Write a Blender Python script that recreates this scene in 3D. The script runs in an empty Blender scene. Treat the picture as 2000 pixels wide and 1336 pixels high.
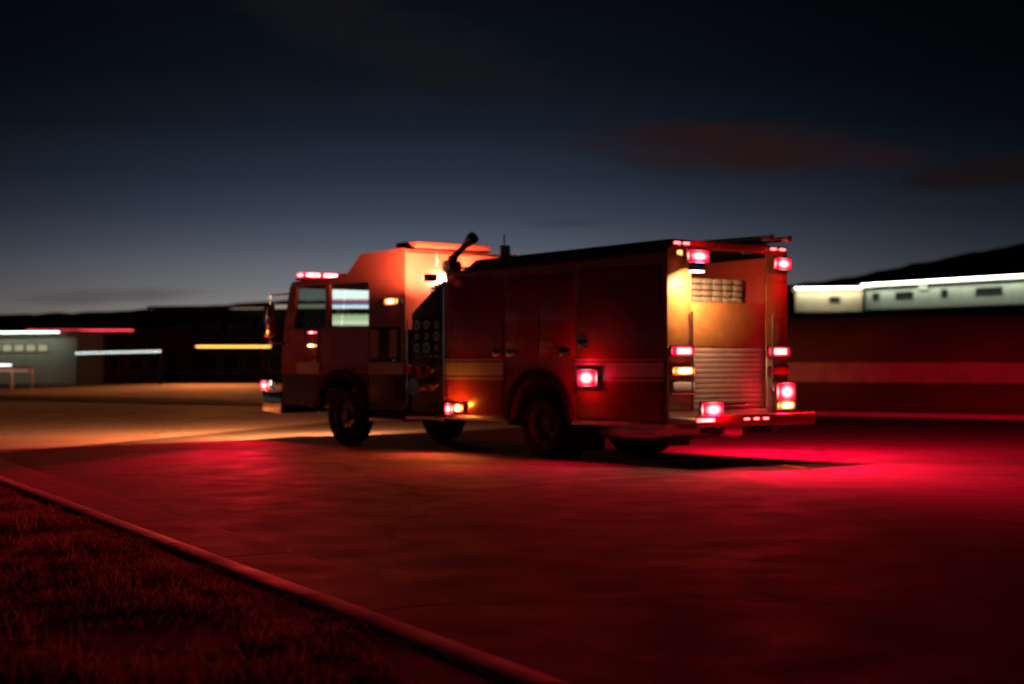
import bpy, bmesh, math, random
from mathutils import Vector, Matrix
random.seed(7)
R = math.radians
S = bpy.context.scene
COL = S.collection

# ------------------------------------------------------------------ camera
EYE, FPX, HOR = 1.5, 3200.0, 705.0
cam_d = bpy.data.cameras.new('camera')
cam = bpy.data.objects.new('camera', cam_d); COL.objects.link(cam)
cam_d.sensor_width = 36.0
cam_d.lens = FPX / 2000 * 36.0
cam_d.clip_start = 0.1; cam_d.clip_end = 2000
cam.location = (0, 0, EYE)
cam.rotation_euler = (R(90) + math.atan((HOR - 668) / FPX), 0, 0)
cam_d.dof.use_dof = True
cam_d.dof.focus_distance = 13.0
cam_d.dof.aperture_fstop = 1.4
S.camera = cam

# ------------------------------------------------------------------ dusk sky
SKY = 1.0
w = bpy.data.worlds.new('World'); S.world = w; w.use_nodes = True
nt = w.node_tree; nt.nodes.clear()
def N(tree, t, **kw):
    n = tree.nodes.new(t)
    for k, v in kw.items(): setattr(n, k, v)
    return n
def lin(r, g, b):
    f = lambda c: (c / 255 / 12.92) if c / 255 <= .04045 else ((c / 255 + .055) / 1.055) ** 2.4
    return (f(r), f(g), f(b), 1)
def math_node(tree, op, a, b=None, clamp=False):
    n = N(tree, 'ShaderNodeMath', operation=op); n.use_clamp = clamp
    for i, v in enumerate((a, b)):
        if v is None: continue
        if isinstance(v, (int, float)): n.inputs[i].default_value = v
        else: tree.links.new(v, n.inputs[i])
    return n.outputs[0]
def ramp(tree, fac, stops, interp='EASE'):
    n = N(tree, 'ShaderNodeValToRGB'); cr = n.color_ramp; cr.interpolation = interp
    while len(cr.elements) < len(stops): cr.elements.new(0.5)
    for e, (p, c) in zip(cr.elements, stops): e.position = p; e.color = c
    tree.links.new(fac, n.inputs[0]); return n.outputs[0]
def mixc(tree, fac, a, b, mode='MIX'):
    n = N(tree, 'ShaderNodeMix', data_type='RGBA', blend_type=mode)
    for s, v in ((0, fac), (6, a), (7, b)):
        if isinstance(v, (int, float, tuple)): n.inputs[s].default_value = v
        else: tree.links.new(v, n.inputs[s])
    return n.outputs[2]
tc = N(nt, 'ShaderNodeTexCoord'); sx = N(nt, 'ShaderNodeSeparateXYZ')
nt.links.new(tc.outputs['Generated'], sx.inputs[0])
el = math_node(nt, 'ARCSINE', sx.outputs[2])
az = math_node(nt, 'ARCTAN2', sx.outputs[0], sx.outputs[1])
elf = math_node(nt, 'MULTIPLY', el, 2.5, True)          # 0..0.4 rad
grad = ramp(nt, elf, [(0.0, lin(150, 142, 132)), (0.082, lin(136, 132, 129)), (0.121, lin(112, 114, 119)), (0.176, lin(80, 87, 100)), (0.223, lin(57, 66, 82)),
                      (0.277, lin(39, 49, 63)), (0.355, lin(23, 31, 42)), (0.434, lin(14, 20, 29)), (0.55, lin(9, 12, 18)), (1.0, lin(6, 8, 13))], 'LINEAR')
# afterglow stands at the left of the view and fades round the horizon
ca = math_node(nt, 'COSINE', math_node(nt, 'SUBTRACT', az, -0.06))
lobe = math_node(nt, 'EXPONENT', math_node(nt, 'MULTIPLY', math_node(nt, 'SUBTRACT', ca, 1.0), 34.0))
fall = math_node(nt, 'ADD', math_node(nt, 'MULTIPLY', lobe, 0.86), 0.14)
sky_c = mixc(nt, 1.0, grad, fall, 'MULTIPLY')
# thin dusk clouds
cv = N(nt, 'ShaderNodeCombineXYZ'); nt.links.new(az, cv.inputs[0]); nt.links.new(el, cv.inputs[1])
mp = N(nt, 'ShaderNodeMapping'); mp.inputs['Scale'].default_value = (9, 34, 1); nt.links.new(cv.outputs[0], mp.inputs[0])
nz = N(nt, 'ShaderNodeTexNoise'); nz.inputs['Scale'].default_value = 1.0; nz.inputs['Detail'].default_value = 8; nz.inputs['Roughness'].default_value = .6
nt.links.new(mp.outputs[0], nz.inputs['Vector'])
def cloud(prev, px, py, wx, wy, col, k, tilt=0.0):
    a0, e0 = (px - 1000) / FPX, (HOR - py) / FPX
    da = math_node(nt, 'SUBTRACT', az, a0)
    de = math_node(nt, 'SUBTRACT', math_node(nt, 'SUBTRACT', el, e0), math_node(nt, 'MULTIPLY', da, tilt))
    q = math_node(nt, 'ADD', math_node(nt, 'POWER', math_node(nt, 'MULTIPLY', da, FPX / wx), 2), math_node(nt, 'POWER', math_node(nt, 'MULTIPLY', de, FPX / wy), 2))
    q = math_node(nt, 'ADD', q, math_node(nt, 'MULTIPLY', math_node(nt, 'SUBTRACT', nz.outputs[0], 0.5), 4.2))
    m = N(nt, 'ShaderNodeMapRange', interpolation_type='SMOOTHSTEP'); nt.links.new(q, m.inputs[0])
    m.inputs[1].default_value = 1.7; m.inputs[2].default_value = -0.3; m.inputs[3].default_value = 0; m.inputs[4].default_value = k
    return mixc(nt, m.outputs[0], prev, col)
c = sky_c
c = cloud(c, 800, 90, 270, 75, lin(22, 22, 24), .8, -0.25)
c = cloud(c, 230, 10, 200, 30, lin(13, 12, 13), .6)
c = cloud(c, 1460, 300, 290, 48, lin(38, 19, 18), .9, -0.06)
c = cloud(c, 1930, 350, 170, 26, lin(24, 16, 16), .75, 0.08)
c = cloud(c, 1110, 437, 80, 9, lin(44, 50, 62), .7)
c = cloud(c, 230, 580, 170, 16, lin(82, 76, 77), .8, 0.03)
c = cloud(c, -500, 300, 260, 40, lin(34, 30, 34), .8)
c = cloud(c, 2700, 260, 320, 50, lin(30, 22, 24), .8)
bg = N(nt, 'ShaderNodeBackground'); bg.inputs[1].default_value = SKY
wo = N(nt, 'ShaderNodeOutputWorld'); nt.links.new(c, bg.inputs[0]); nt.links.new(bg.outputs[0], wo.inputs[0])

S.view_settings.view_transform = 'Standard'; S.view_settings.look = 'None'
S.view_settings.exposure = 0; S.view_settings.gamma = 1
S.view_settings.use_curve_mapping = False
cy = S.cycles
cy.use_denoising = True; cy.max_bounces = 6; cy.diffuse_bounces = 3; cy.glossy_bounces = 3; cy.volume_bounces = 0
cy.sample_clamp_indirect = 4; cy.sample_clamp_direct = 0; cy.caustics_reflective = False; cy.caustics_refractive = False
cy.use_adaptive_sampling = False

# ------------------------------------------------------------------ materials
def mat(name, col, rough=.6, metal=0., coat=0., noise=0., nscale=8., bump=0., bscale=60., spec=.5):
    m = bpy.data.materials.new(name); m.use_nodes = True; t = m.node_tree
    b = t.nodes['Principled BSDF']
    b.inputs['Base Color'].default_value = (*col, 1); b.inputs['Roughness'].default_value = rough
    b.inputs['Metallic'].default_value = metal; b.inputs['Coat Weight'].default_value = coat
    b.inputs['Specular IOR Level'].default_value = spec
    if noise or bump:
        g = N(t, 'ShaderNodeTexCoord')
    if noise:
        n = N(t, 'ShaderNodeTexNoise'); n.inputs['Scale'].default_value = nscale; n.inputs['Detail'].default_value = 6
        t.links.new(g.outputs['Object'], n.inputs['Vector'])
        lo = tuple(max(0, x * (1 - noise)) for x in col) + (1,); hi = tuple(x * (1 + noise) for x in col) + (1,)
        t.links.new(ramp(t, n.outputs[0], [(.3, lo), (.7, hi)], 'LINEAR'), b.inputs['Base Color'])
        t.links.new(ramp(t, n.outputs[0], [(.3, (min(1, rough * 1.2),) * 3 + (1,)), (.7, (rough * .85,) * 3 + (1,))], 'LINEAR'), b.inputs['Roughness'])
    if bump:
        n2 = N(t, 'ShaderNodeTexNoise'); n2.inputs['Scale'].default_value = bscale; n2.inputs['Detail'].default_value = 4
        t.links.new(g.outputs['Object'], n2.inputs['Vector'])
        bp = N(t, 'ShaderNodeBump'); bp.inputs['Strength'].default_value = bump; bp.inputs['Distance'].default_value = .01
        t.links.new(n2.outputs[0], bp.inputs['Height']); t.links.new(bp.outputs[0], b.inputs['Normal'])
    return m
def cracked(m, scale, depth):       # meandering cracks and darker sealed seams in the paving
    t = m.node_tree; b = t.nodes['Principled BSDF']; g = N(t, 'ShaderNodeTexCoord')
    n = N(t, 'ShaderNodeTexNoise'); n.inputs['Scale'].default_value = 1.3; n.inputs['Detail'].default_value = 5; t.links.new(g.outputs['Object'], n.inputs['Vector'])
    vm_ = N(t, 'ShaderNodeVectorMath', operation='MULTIPLY_ADD'); vm_.inputs[1].default_value = (1.1, 1.1, 0)
    t.links.new(n.outputs['Color'], vm_.inputs[0]); t.links.new(g.outputs['Object'], vm_.inputs[2])
    v = N(t, 'ShaderNodeTexVoronoi', feature='DISTANCE_TO_EDGE'); v.inputs['Scale'].default_value = scale; t.links.new(vm_.outputs[0], v.inputs['Vector'])
    k = N(t, 'ShaderNodeMapRange'); k.inputs[1].default_value = .0; k.inputs[2].default_value = .016; k.inputs[3].default_value = depth; k.inputs[4].default_value = 1
    t.links.new(v.outputs['Distance'], k.inputs[0])
    src = b.inputs['Base Color'].links[0].from_socket
    t.links.new(mixc(t, 1.0, src, k.outputs[0], 'MULTIPLY'), b.inputs['Base Color'])
def thin_leaf(m):                   # light passes through the blades
    t = m.node_tree; b = t.nodes['Principled BSDF']; o = t.nodes['Material Output']
    tr = N(t, 'ShaderNodeBsdfTranslucent'); tr.inputs[0].default_value = (.34, .24, .10, 1)
    mx = N(t, 'ShaderNodeMixShader'); mx.inputs[0].default_value = .5
    t.links.new(b.outputs[0], mx.inputs[1]); t.links.new(tr.outputs[0], mx.inputs[2]); t.links.new(mx.outputs[0], o.inputs[0])
def emit(name, col, strength):
    m = bpy.data.materials.new(name); m.use_nodes = True; t = m.node_tree; b = t.nodes['Principled BSDF']
    b.inputs['Base Color'].default_value = (*[x * .5 for x in col], 1); b.inputs['Roughness'].default_value = .2
    b.inputs['Emission Color'].default_value = (*col, 1); b.inputs['Emission Strength'].default_value = strength
    return m
def hot_lens(name, rim, mid, core, k):
    m = emit(name, rim, k); t = m.node_tree; b = t.nodes['Principled BSDF']
    g = N(t, 'ShaderNodeTexCoord'); v = N(t, 'ShaderNodeVectorMath', operation='SUBTRACT'); v.inputs[1].default_value = (.5, .5, .5)
    t.links.new(g.outputs['Generated'], v.inputs[0]); d = N(t, 'ShaderNodeVectorMath', operation='DOT_PRODUCT')
    t.links.new(v.outputs[0], d.inputs[0]); t.links.new(v.outputs[0], d.inputs[1])
    q = math_node(t, 'MULTIPLY', math_node(t, 'SUBTRACT', d.outputs['Value'], .25), 2.6, True)
    t.links.new(ramp(t, q, [(0, (*core, 1)), (.22, (*mid, 1)), (.5, (*rim, 1)), (1, (*[x * .45 for x in rim], 1))], 'EASE'), b.inputs['Emission Color'])
    return m
def plate_mat(name, col):           # aluminium tread plate
    m = mat(name, col, .32, .9, noise=.12, nscale=3); t = m.node_tree; b = t.nodes['Principled BSDF']
    g = N(t, 'ShaderNodeTexCoord'); v = N(t, 'ShaderNodeTexVoronoi'); v.inputs['Scale'].default_value = 38
    t.links.new(g.outputs['Object'], v.inputs['Vector'])
    bp = N(t, 'ShaderNodeBump'); bp.inputs['Strength'].default_value = .35; bp.inputs['Distance'].default_value = .006; bp.invert = True
    t.links.new(v.outputs[0], bp.inputs['Height']); t.links.new(bp.outputs[0], b.inputs['Normal'])
    return m
def glass_mat(name, tint, k=.12):
    m = bpy.data.materials.new(name); m.use_nodes = True; t = m.node_tree; t.nodes.clear()
    o = N(t, 'ShaderNodeOutputMaterial'); a = N(t, 'ShaderNodeBsdfTransparent'); a.inputs[0].default_value = (*tint, 1)
    g = N(t, 'ShaderNodeBsdfGlossy'); g.inputs['Roughness'].default_value = .03
    fr = N(t, 'ShaderNodeFresnel'); fr.inputs[0].default_value = 1.45
    mx = N(t, 'ShaderNodeMixShader'); ge = N(t, 'ShaderNodeNewGeometry')
    t.links.new(math_node(t, 'MULTIPLY', fr.outputs[0], math_node(t, 'SUBTRACT', 1.0, ge.outputs['Backfacing'])), mx.inputs[0]); t.links.new(a.outputs[0], mx.inputs[1]); t.links.new(g.outputs[0], mx.inputs[2])
    t.links.new(mx.outputs[0], o.inputs[0]); return m
M = dict(
    paint=mat('red_enamel', (.45, .050, .030), .28, coat=.5, noise=.12, nscale=2.2),
    stripe=mat('white_tape', (.78, .72, .62), .45, noise=.08, nscale=5),
    black=mat('black_paint', (.014, .013, .013), .45, noise=.2, nscale=6),
    rubber=mat('tyre_rubber', (.012, .012, .012), .8, noise=.3, nscale=12, bump=.3),
    vinyl=mat('black_vinyl', (.022, .02, .02), .6, noise=.25, nscale=4, bump=.4, bscale=12),
    tread=plate_mat('tread_plate', (.62, .6, .57)),
    brush=mat('brushed_aluminium', (.6, .58, .55), .38, .9, noise=.15, nscale=9),
    chrome=mat('chrome', (.8, .78, .75), .12, 1.),
    steel=mat('dull_steel', (.25, .24, .23), .55, .7, noise=.25, nscale=7),
    panel=mat('pump_panel_black', (.03, .027, .026), .35, noise=.2, nscale=10),
    yellow=mat('yellow_vinyl', (.46, .20, .05), .5, noise=.16, nscale=5, bump=.35, bscale=10),
    tan=mat('tan_panel', (.62, .5, .38), .5, noise=.12, nscale=4),
    hose=mat('hose_jacket', (.5, .42, .28), .8, noise=.2, nscale=30),
    dark_seat=mat('dark_seat', (.03, .03, .035), .7, noise=.2),
    glass=glass_mat('window_glass', (.78, .84, .82)),
    red_lens=hot_lens('red_lens', (.32, .003, .018), (1, .10, .11), (1, .5, .42), 5.0),
    red_tail=hot_lens('red_tail_lens', (.5, .006, .03), (1, .03, .06), (1, .12, .12), 2.0),
    red_core=emit('red_tail_tube', (1, .22, .2), 9),
    amber_lens=hot_lens('amber_lens', (.5, .14, .005), (1, .42, .06), (1, .72, .3), 3.2),
    amber_core=emit('amber_tube', (1, .72, .32), 9),
    led_core=emit('led_core', (1, .6, .52), 5),
    marker=emit('red_marker_lens', (1, .1, .1), 7),
    white_lens=emit('white_lens', (1, .86, .66), 6),
    unlit_red=mat('unlit_red_lens', (.35, .01, .015), .15, coat=.6),
    asphalt=mat('asphalt', (.06, .055, .052), .86, noise=.16, nscale=1.6, bump=.7, bscale=150, spec=.22),
    concrete=mat('concrete', (.30, .27, .24), .8, noise=.15, nscale=2.5, bump=.4, bscale=40),
    dirt=mat('dry_dirt', (.20, .14, .09), .95, noise=.35, nscale=.35, bump=.6, bscale=3),
    kerb=mat('kerb_concrete', (.55, .5, .45), .75, noise=.12, nscale=2.5, bump=.3, bscale=40),  # paler than the gutter: light caught by its rounded edge, put into the colour
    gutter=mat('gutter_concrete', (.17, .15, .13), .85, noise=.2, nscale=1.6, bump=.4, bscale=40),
    lit_paving=mat('lit_paving_concrete', (.38, .31, .24), .85, noise=.22, nscale=.5, bump=.5, bscale=30),  # paler than the road so this ground looks lit
    dial=mat('gauge_dial', (.22, .21, .19), .3, coat=.3),
    grass_soil=mat('grass_soil', (.06, .047, .025), .95, noise=.4, nscale=3, bump=.6, bscale=30),
    grass=mat('dry_grass', (.24, .17, .08), .8, noise=.5, nscale=2.0),
    scrub=mat('scrub_leaf', (.05, .055, .025), .8, noise=.4, nscale=1.2),
    hill=mat('hill_scrub', (.07, .055, .04), .95, noise=.4, nscale=.05),
    stucco=mat('pale_stucco', (.55, .56, .48), .85, noise=.08, nscale=1.2, bump=.2),
    cream=mat('cream_stucco', (.62, .57, .44), .85, noise=.08, nscale=1.2),
    dark_wall=mat('brown_block_wall', (.055, .042, .036), .9, noise=.2, nscale=1.),
    metal_roof=mat('pale_metal_roof', (.45, .42, .38), .5, noise=.1, nscale=2.),
    yellow_paint=mat('yellow_road_paint', (.6, .42, .07), .55, noise=.25, nscale=7),
    tube_white=emit('white_tube', (.86, 1, .9), 6.0),
    tube_cool=emit('cool_white_glow', (.9, 1, .95), 3.0),
    tube_red=emit('red_trail_glow', (1, .05, .09), 2.6),
    tube_amber=emit('amber_trail_glow', (1, .50, .08), 3.4),
    tube_warm=emit('warm_tube', (1, .9, .66), 1.6),
    fascia=emit('lit_white_fascia', (1, 1, 1), 2.2),
    fascia_blue=emit('lit_blue_band', (.12, .22, .8), .9),
    fascia_red=emit('lit_red_band', (1, .12, .16), .9),
    sign_lit=emit('lit_yellow_sign', (.9, 1, .55), 1.0),
    pane_lit=emit('lit_pane', (.9, .85, .55), .30),
    pane_dim=mat('dark_pane', (.03, .03, .035), .15),
)

# ------------------------------------------------------------------ mesh helpers
class MB:
    def __init__(s): s.bm = bmesh.new()
    def box(s, x0, x1, y0, y1, z0, z1, bev=0.0, mx=None):
        t = bmesh.new()
        bmesh.ops.create_cube(t, size=1)
        bmesh.ops.scale(t, vec=(abs(x1 - x0), abs(y1 - y0), abs(z1 - z0)), verts=t.verts)
        bmesh.ops.translate(t, vec=((x0 + x1) / 2, (y0 + y1) / 2, (z0 + z1) / 2), verts=t.verts)
        if bev: bmesh.ops.bevel(t, geom=list(t.edges), offset=bev, segments=2, affect='EDGES', profile=.5)
        if mx: bmesh.ops.transform(t, matrix=mx, verts=t.verts)
        s._add(t); return s
    def _add(s, t):
        me = bpy.data.meshes.new('tmp'); t.to_mesh(me); t.free(); s.bm.from_mesh(me); bpy.data.meshes.remove(me)
    def cyl(s, p0, p1, r, seg=16, r2=None, cap=True):
        p0, p1 = Vector(p0), Vector(p1); d = p1 - p0
        t = bmesh.new()
        bmesh.ops.create_cone(t, segments=seg, radius1=r, radius2=r if r2 is None else r2, depth=d.length, cap_ends=cap)
        q = Vector((0, 0, 1)).rotation_difference(d.normalized()).to_matrix().to_4x4()
        bmesh.ops.transform(t, matrix=Matrix.Translation((p0 + p1) / 2) @ q, verts=t.verts)
        s._add(t); return s
    def tube(s, pts, r, seg=10):
        pts = [Vector(p) for p in pts]
        for a, b in zip(pts, pts[1:]): s.cyl(a, b, r, seg)
        for p in pts[1:-1]: s.ball(p, r * 1.0, 8)
        return s
    def ball(s, p, r, seg=12, sc=(1, 1, 1)):
        t = bmesh.new(); bmesh.ops.create_uvsphere(t, u_segments=seg, v_segments=max(6, seg // 2), radius=r)
        bmesh.ops.scale(t, vec=sc, verts=t.verts); bmesh.ops.translate(t, vec=p, verts=t.verts); s._add(t); return s
    def prism(s, prof, y0, y1, axis='y', bev=0.0):
        """prof: list of (x,z); extruded along y"""
        t = bmesh.new(); va = [t.verts.new((p[0], y0, p[1])) for p in prof]; vb = [t.verts.new((p[0], y1, p[1])) for p in prof]
        t.faces.new(va); t.faces.new(list(reversed(vb)))
        n = len(prof)
        for i in range(n): t.faces.new((va[i], vb[i], vb[(i + 1) % n], va[(i + 1) % n]))
        bmesh.ops.recalc_face_normals(t, faces=t.faces)
        if bev: bmesh.ops.bevel(t, geom=list(t.edges), offset=bev, segments=2, affect='EDGES', profile=.5)
        s._add(t); return s
    def lathe(s, prof, cx, cz, y0, seg=40):
        """prof: (radius, y) closed ring about the y axis through (cx, cz)"""
        t = bmesh.new(); rings = []
        for k in range(seg):
            a = 2 * math.pi * k / seg
            rings.append([t.verts.new((cx + r * math.cos(a), y0 + y, cz + r * math.sin(a))) for r, y in prof])
        m = len(prof)
        for k in range(seg):
            A, B = rings[k], rings[(k + 1) % seg]
            for i in range(m): t.faces.new((A[i], A[(i + 1) % m], B[(i + 1) % m], B[i]))
        bmesh.ops.recalc_face_normals(t, faces=t.faces); s._add(t); return s
    def build(s, name, m, parent=None, ang=35):
        me = bpy.data.meshes.new(name); s.bm.to_mesh(me); s.bm.free()
        me.materials.append(m)
        me.polygons.foreach_set('use_smooth', [True] * len(me.polygons)); me.set_sharp_from_angle(angle=R(ang))
        o = bpy.data.objects.new(name, me); COL.objects.link(o)
        if parent is not None: o.parent = parent
        return o
def tag(o, label=None, cat=None, group=None, kind=None):
    for k, v in (('label', label), ('category', cat), ('group', group), ('kind', kind)):
        if v: o[k] = v
    return o
def empty(name, loc, rz=0.0):
    o = bpy.data.objects.new(name, None); COL.objects.link(o); o.location = loc; o.rotation_euler = (0, 0, rz); return o
def area(name, parent, loc, direction, sx_, sy_, col, power, spread=180):
    l = bpy.data.lights.new(name, 'AREA'); l.shape = 'RECTANGLE'; l.size = sx_; l.size_y = sy_
    l.color = col; l.energy = power; l.spread = R(spread)
    o = bpy.data.objects.new(name, l); COL.objects.link(o); o.parent = parent; o.location = loc
    o.rotation_euler = Vector(direction).to_track_quat('-Z', 'Y').to_euler(); return o
def spot(name, parent, loc, direction, col, power, cone, blend=.3, rad=.05):
    l = bpy.data.lights.new(name, 'SPOT'); l.color = col; l.energy = power; l.spot_size = R(cone); l.spot_blend = blend; l.shadow_soft_size = rad
    o = bpy.data.objects.new(name, l); COL.objects.link(o); o.parent = parent; o.location = loc
    o.rotation_euler = Vector(direction).to_track_quat('-Z', 'Y').to_euler(); return o
def point(name, parent, loc, col, power, rad=.05):
    l = bpy.data.lights.new(name, 'POINT'); l.color = col; l.energy = power; l.shadow_soft_size = rad
    o = bpy.data.objects.new(name, l); COL.objects.link(o); o.parent = parent; o.location = loc; return o
def at(px, py, Z):                  # world position taken from an image pixel, at distance Z
    return ((px - 1000) / FPX * Z, Z, EYE + (HOR - py) / FPX * Z)
RED = (1, .001, .03); AMB = (1, .28, .02)

# ------------------------------------------------------------------ the ground
def sheet(name, pts, z, m, kind='structure', sub=0):
    bm = bmesh.new(); bm.faces.new([bm.verts.new((x, y, z)) for x, y in pts])
    me = bpy.data.meshes.new(name); bm.to_mesh(me); bm.free(); me.materials.append(m)
    o = bpy.data.objects.new(name, me); COL.objects.link(o); o['kind'] = kind; return o
sheet('ground', [(-420, -60), (420, -60), (420, 440), (-420, 440)], -.02, M['dirt'])
KA, KD = Vector((.03, 6.90)), Vector((-.45, .893)).normalized()      # near kerb: grass side edge
KN = Vector((KD.y, -KD.x))                                            # towards the road
FA, FD = Vector((8.4, 44.9)), Vector((4.6, -3.2)).normalized()       # far kerb line
def kp(s, n): p = KA + KD * s + KN * n; return (p.x, p.y)
def fp(s, n): p = FA + FD * s + Vector((-FD.y, FD.x)) * n; return (p.x, p.y)   # n > 0 is away from the camera
fpn = Vector((-FD.y, FD.x))
if fpn.y < 0: fp = lambda s, n: tuple(FA + FD * s - fpn * n)
sheet('road', [kp(-40, .2), kp(95, .2), fp(-75, 0), fp(60, 0)], 0.0, M['asphalt'])

sheet('lit_ground_patch', [(-9.05, 24.4), (-8.3, 26.7), (-4.5, 40.0), fp(-13.5, -.01), fp(-75, -.01), kp(95, 1.0), kp(20.2, 1.0)], .004, M['lit_paving'])  # pale patch cut along the edge of the lit pool to brighten it
# near kerb and gutter, cast in lengths
kerb = tag(empty('kerb', (0, 0, 0)), kind='structure')
gut = tag(empty('gutter', (0, 0, 0)), kind='structure')
kang = math.atan2(KD.y, KD.x)
def strip_mesh(prof, L, m, name):
    mb = MB(); t = bmesh.new()
    va = [t.verts.new((0, p[0], p[1])) for p in prof]; vb = [t.verts.new((L, p[0], p[1])) for p in prof]
    t.faces.new(va); t.faces.new(list(reversed(vb))); n = len(prof)
    for i in range(n): t.faces.new((va[i], vb[i], vb[(i + 1) % n], va[(i + 1) % n]))
    bmesh.ops.recalc_face_normals(t, faces=t.faces); mb._add(t)
    return mb.build(name, m)
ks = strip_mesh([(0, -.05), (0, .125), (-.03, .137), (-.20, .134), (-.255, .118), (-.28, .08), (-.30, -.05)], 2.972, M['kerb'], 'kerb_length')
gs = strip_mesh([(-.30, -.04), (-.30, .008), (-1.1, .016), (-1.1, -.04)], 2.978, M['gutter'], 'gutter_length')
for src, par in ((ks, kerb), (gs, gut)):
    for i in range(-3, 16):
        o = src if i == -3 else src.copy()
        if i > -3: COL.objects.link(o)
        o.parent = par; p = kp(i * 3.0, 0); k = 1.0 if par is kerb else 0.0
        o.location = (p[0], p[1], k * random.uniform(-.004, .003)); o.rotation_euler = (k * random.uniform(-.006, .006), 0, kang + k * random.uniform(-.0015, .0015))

# grass verge on the camera's side
sheet('verge', [kp(-40, -.004), kp(95, -.004), (-75, 60), (-60, -30)], .124, M['grass_soil'])
cracked(M['asphalt'], .16, .45); cracked(M['lit_paving'], .22, .5); thin_leaf(M['grass'])
def grass_patch():
    vs, fs = [], []
    rnd = random.Random(3)
    import mathutils.noise as mn
    cnt = 0
    while cnt < 60000:
        s = rnd.uniform(-3, 17) if rnd.random() < .85 else rnd.uniform(15, 40); n = .02 - abs(rnd.gauss(0, 2.4)) if rnd.random() < .75 else -rnd.uniform(.03, 7)
        x, y = kp(s, n)
        dens = mn.noise(Vector((x * .9, y * .9, 0))) + .5 * mn.noise(Vector((x * 3, y * 3, 5)))
        if dens < rnd.uniform(-.30, .35): continue
        h = rnd.uniform(.03, .085) * (1 + .8 * max(0, dens)); a = rnd.uniform(0, 6.283); wd = rnd.uniform(.003, .007)
        lean = rnd.uniform(.01, .07); b = rnd.uniform(0, 6.283); k = len(vs)
        dx, dy = math.cos(a) * wd, math.sin(a) * wd
        h *= .25 if n > -.25 else .5 if n > -.6 else .7
        vs += [(x - dx, y - dy, .122), (x + dx, y + dy, .122), (x + math.cos(b) * lean, y + math.sin(b) * lean, .124 + h)]
        fs.append((k, k + 1, k + 2)); cnt += 1
    for _ in range(260):                                     # taller tufts and weeds
        s = rnd.uniform(-1, 16); n0 = -rnd.uniform(.1, 4.5); x0, y0 = kp(s, n0)
        for _k in range(rnd.randint(8, 20)):
            x, y = x0 + rnd.gauss(0, .035), y0 + rnd.gauss(0, .035); a = rnd.uniform(0, 6.283); wd = rnd.uniform(.003, .008); h = rnd.uniform(.06, .15) * (.5 if n0 > -.5 else 1)
            b = rnd.uniform(0, 6.283); ln = rnd.uniform(.02, .09); k = len(vs); dx, dy = math.cos(a) * wd, math.sin(a) * wd
            vs += [(x - dx, y - dy, .122), (x + dx, y + dy, .122), (x + math.cos(b) * ln, y + math.sin(b) * ln, .122 + h)]; fs.append((k, k + 1, k + 2))
    me = bpy.data.meshes.new('grass'); me.from_pydata(vs, [], fs); me.materials.append(M['grass'])
    o = bpy.data.objects.new('grass', me); COL.objects.link(o); o['kind'] = 'stuff'
    o['label'] = 'short dry grass on the near verge beside the kerb'
grass_patch()

# far kerb, sidewalk, grassy rise, low wall and the bank on the right
def far_strip(name, prof, s0, s1, m, nseg=40, jit=0.0, kind='structure'):
    bm = bmesh.new(); rows = []; rnd = random.Random(hash(name) % 99 if False else len(name))
    for i in range(nseg + 1):
        s = s0 + (s1 - s0) * i / nseg
        rows.append([bm.verts.new((*fp(s, n), z + (rnd.uniform(-jit, jit) if 0 < j < len(prof) - 1 else 0))) for j, (n, z) in enumerate(prof)])
    for A, B in zip(rows, rows[1:]):
        for j in range(len(prof) - 1): bm.faces.new((A[j], A[j + 1], B[j + 1], B[j]))
    bmesh.ops.recalc_face_normals(bm, faces=bm.faces)
    me = bpy.data.meshes.new(name); bm.to_mesh(me); bm.free(); me.materials.append(m)
    me.polygons.foreach_set('use_smooth', [True] * len(me.polygons)); me.set_sharp_from_angle(angle=R(35))
    o = bpy.data.objects.new(name, me); COL.objects.link(o); o['kind'] = kind; return o
far_strip('far_kerb', [(0, -.02), (0, .1), (.03, .125), (.18, .13), (.18, -.01)], -75, 60, M['concrete'])
far_strip('sidewalk', [(.184, .10), (.184, .122), (1.9, .135), (1.9, .0)], -75, 60, M['concrete'])
far_strip('grassy_rise', [(1.904, .02), (1.91, .115), (2.8, .30), (3.8, .62), (4.996, .86)], -14, 60, M['dirt'], 90, .03)
far_strip('dirt_apron', [(1.904, .0), (1.905, .09), (6, .10), (20, .03), (60, .0)], -75, -14.1, M['dirt'], 60, .02)
wl = far_strip('retaining_wall', [(5, .4), (5, 1.36), (4.94, 1.362), (4.94, 1.45), (5.32, 1.45), (5.32, .4)], -14, 60, M['concrete'], 4)
wl['kind'] = 'thing'; tag(wl, 'long low concrete retaining wall beyond the road at right, lit red', 'wall')
far_strip('bank', [(5.33, .6), (5.33, 1.40), (7.2, 2.25), (9, 2.85), (16, 3.2), (30, 3.8), (60, 4.9), (104, 6.95), (150, 7.0), (220, 7.2)], -14, 150, M['dirt'], 80, .12)

# painted yellow line behind the fire engine
a_, b_ = Vector((2.95, 26.2)), Vector((4.1, 22.9)); dn = (b_ - a_).normalized(); nn = Vector((-dn.y, dn.x)) * .055
pl = sheet('road_marking', [tuple(a_ - nn), tuple(b_ - nn), tuple(b_ + nn), tuple(a_ + nn)], .004, M['yellow_paint'])

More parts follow.
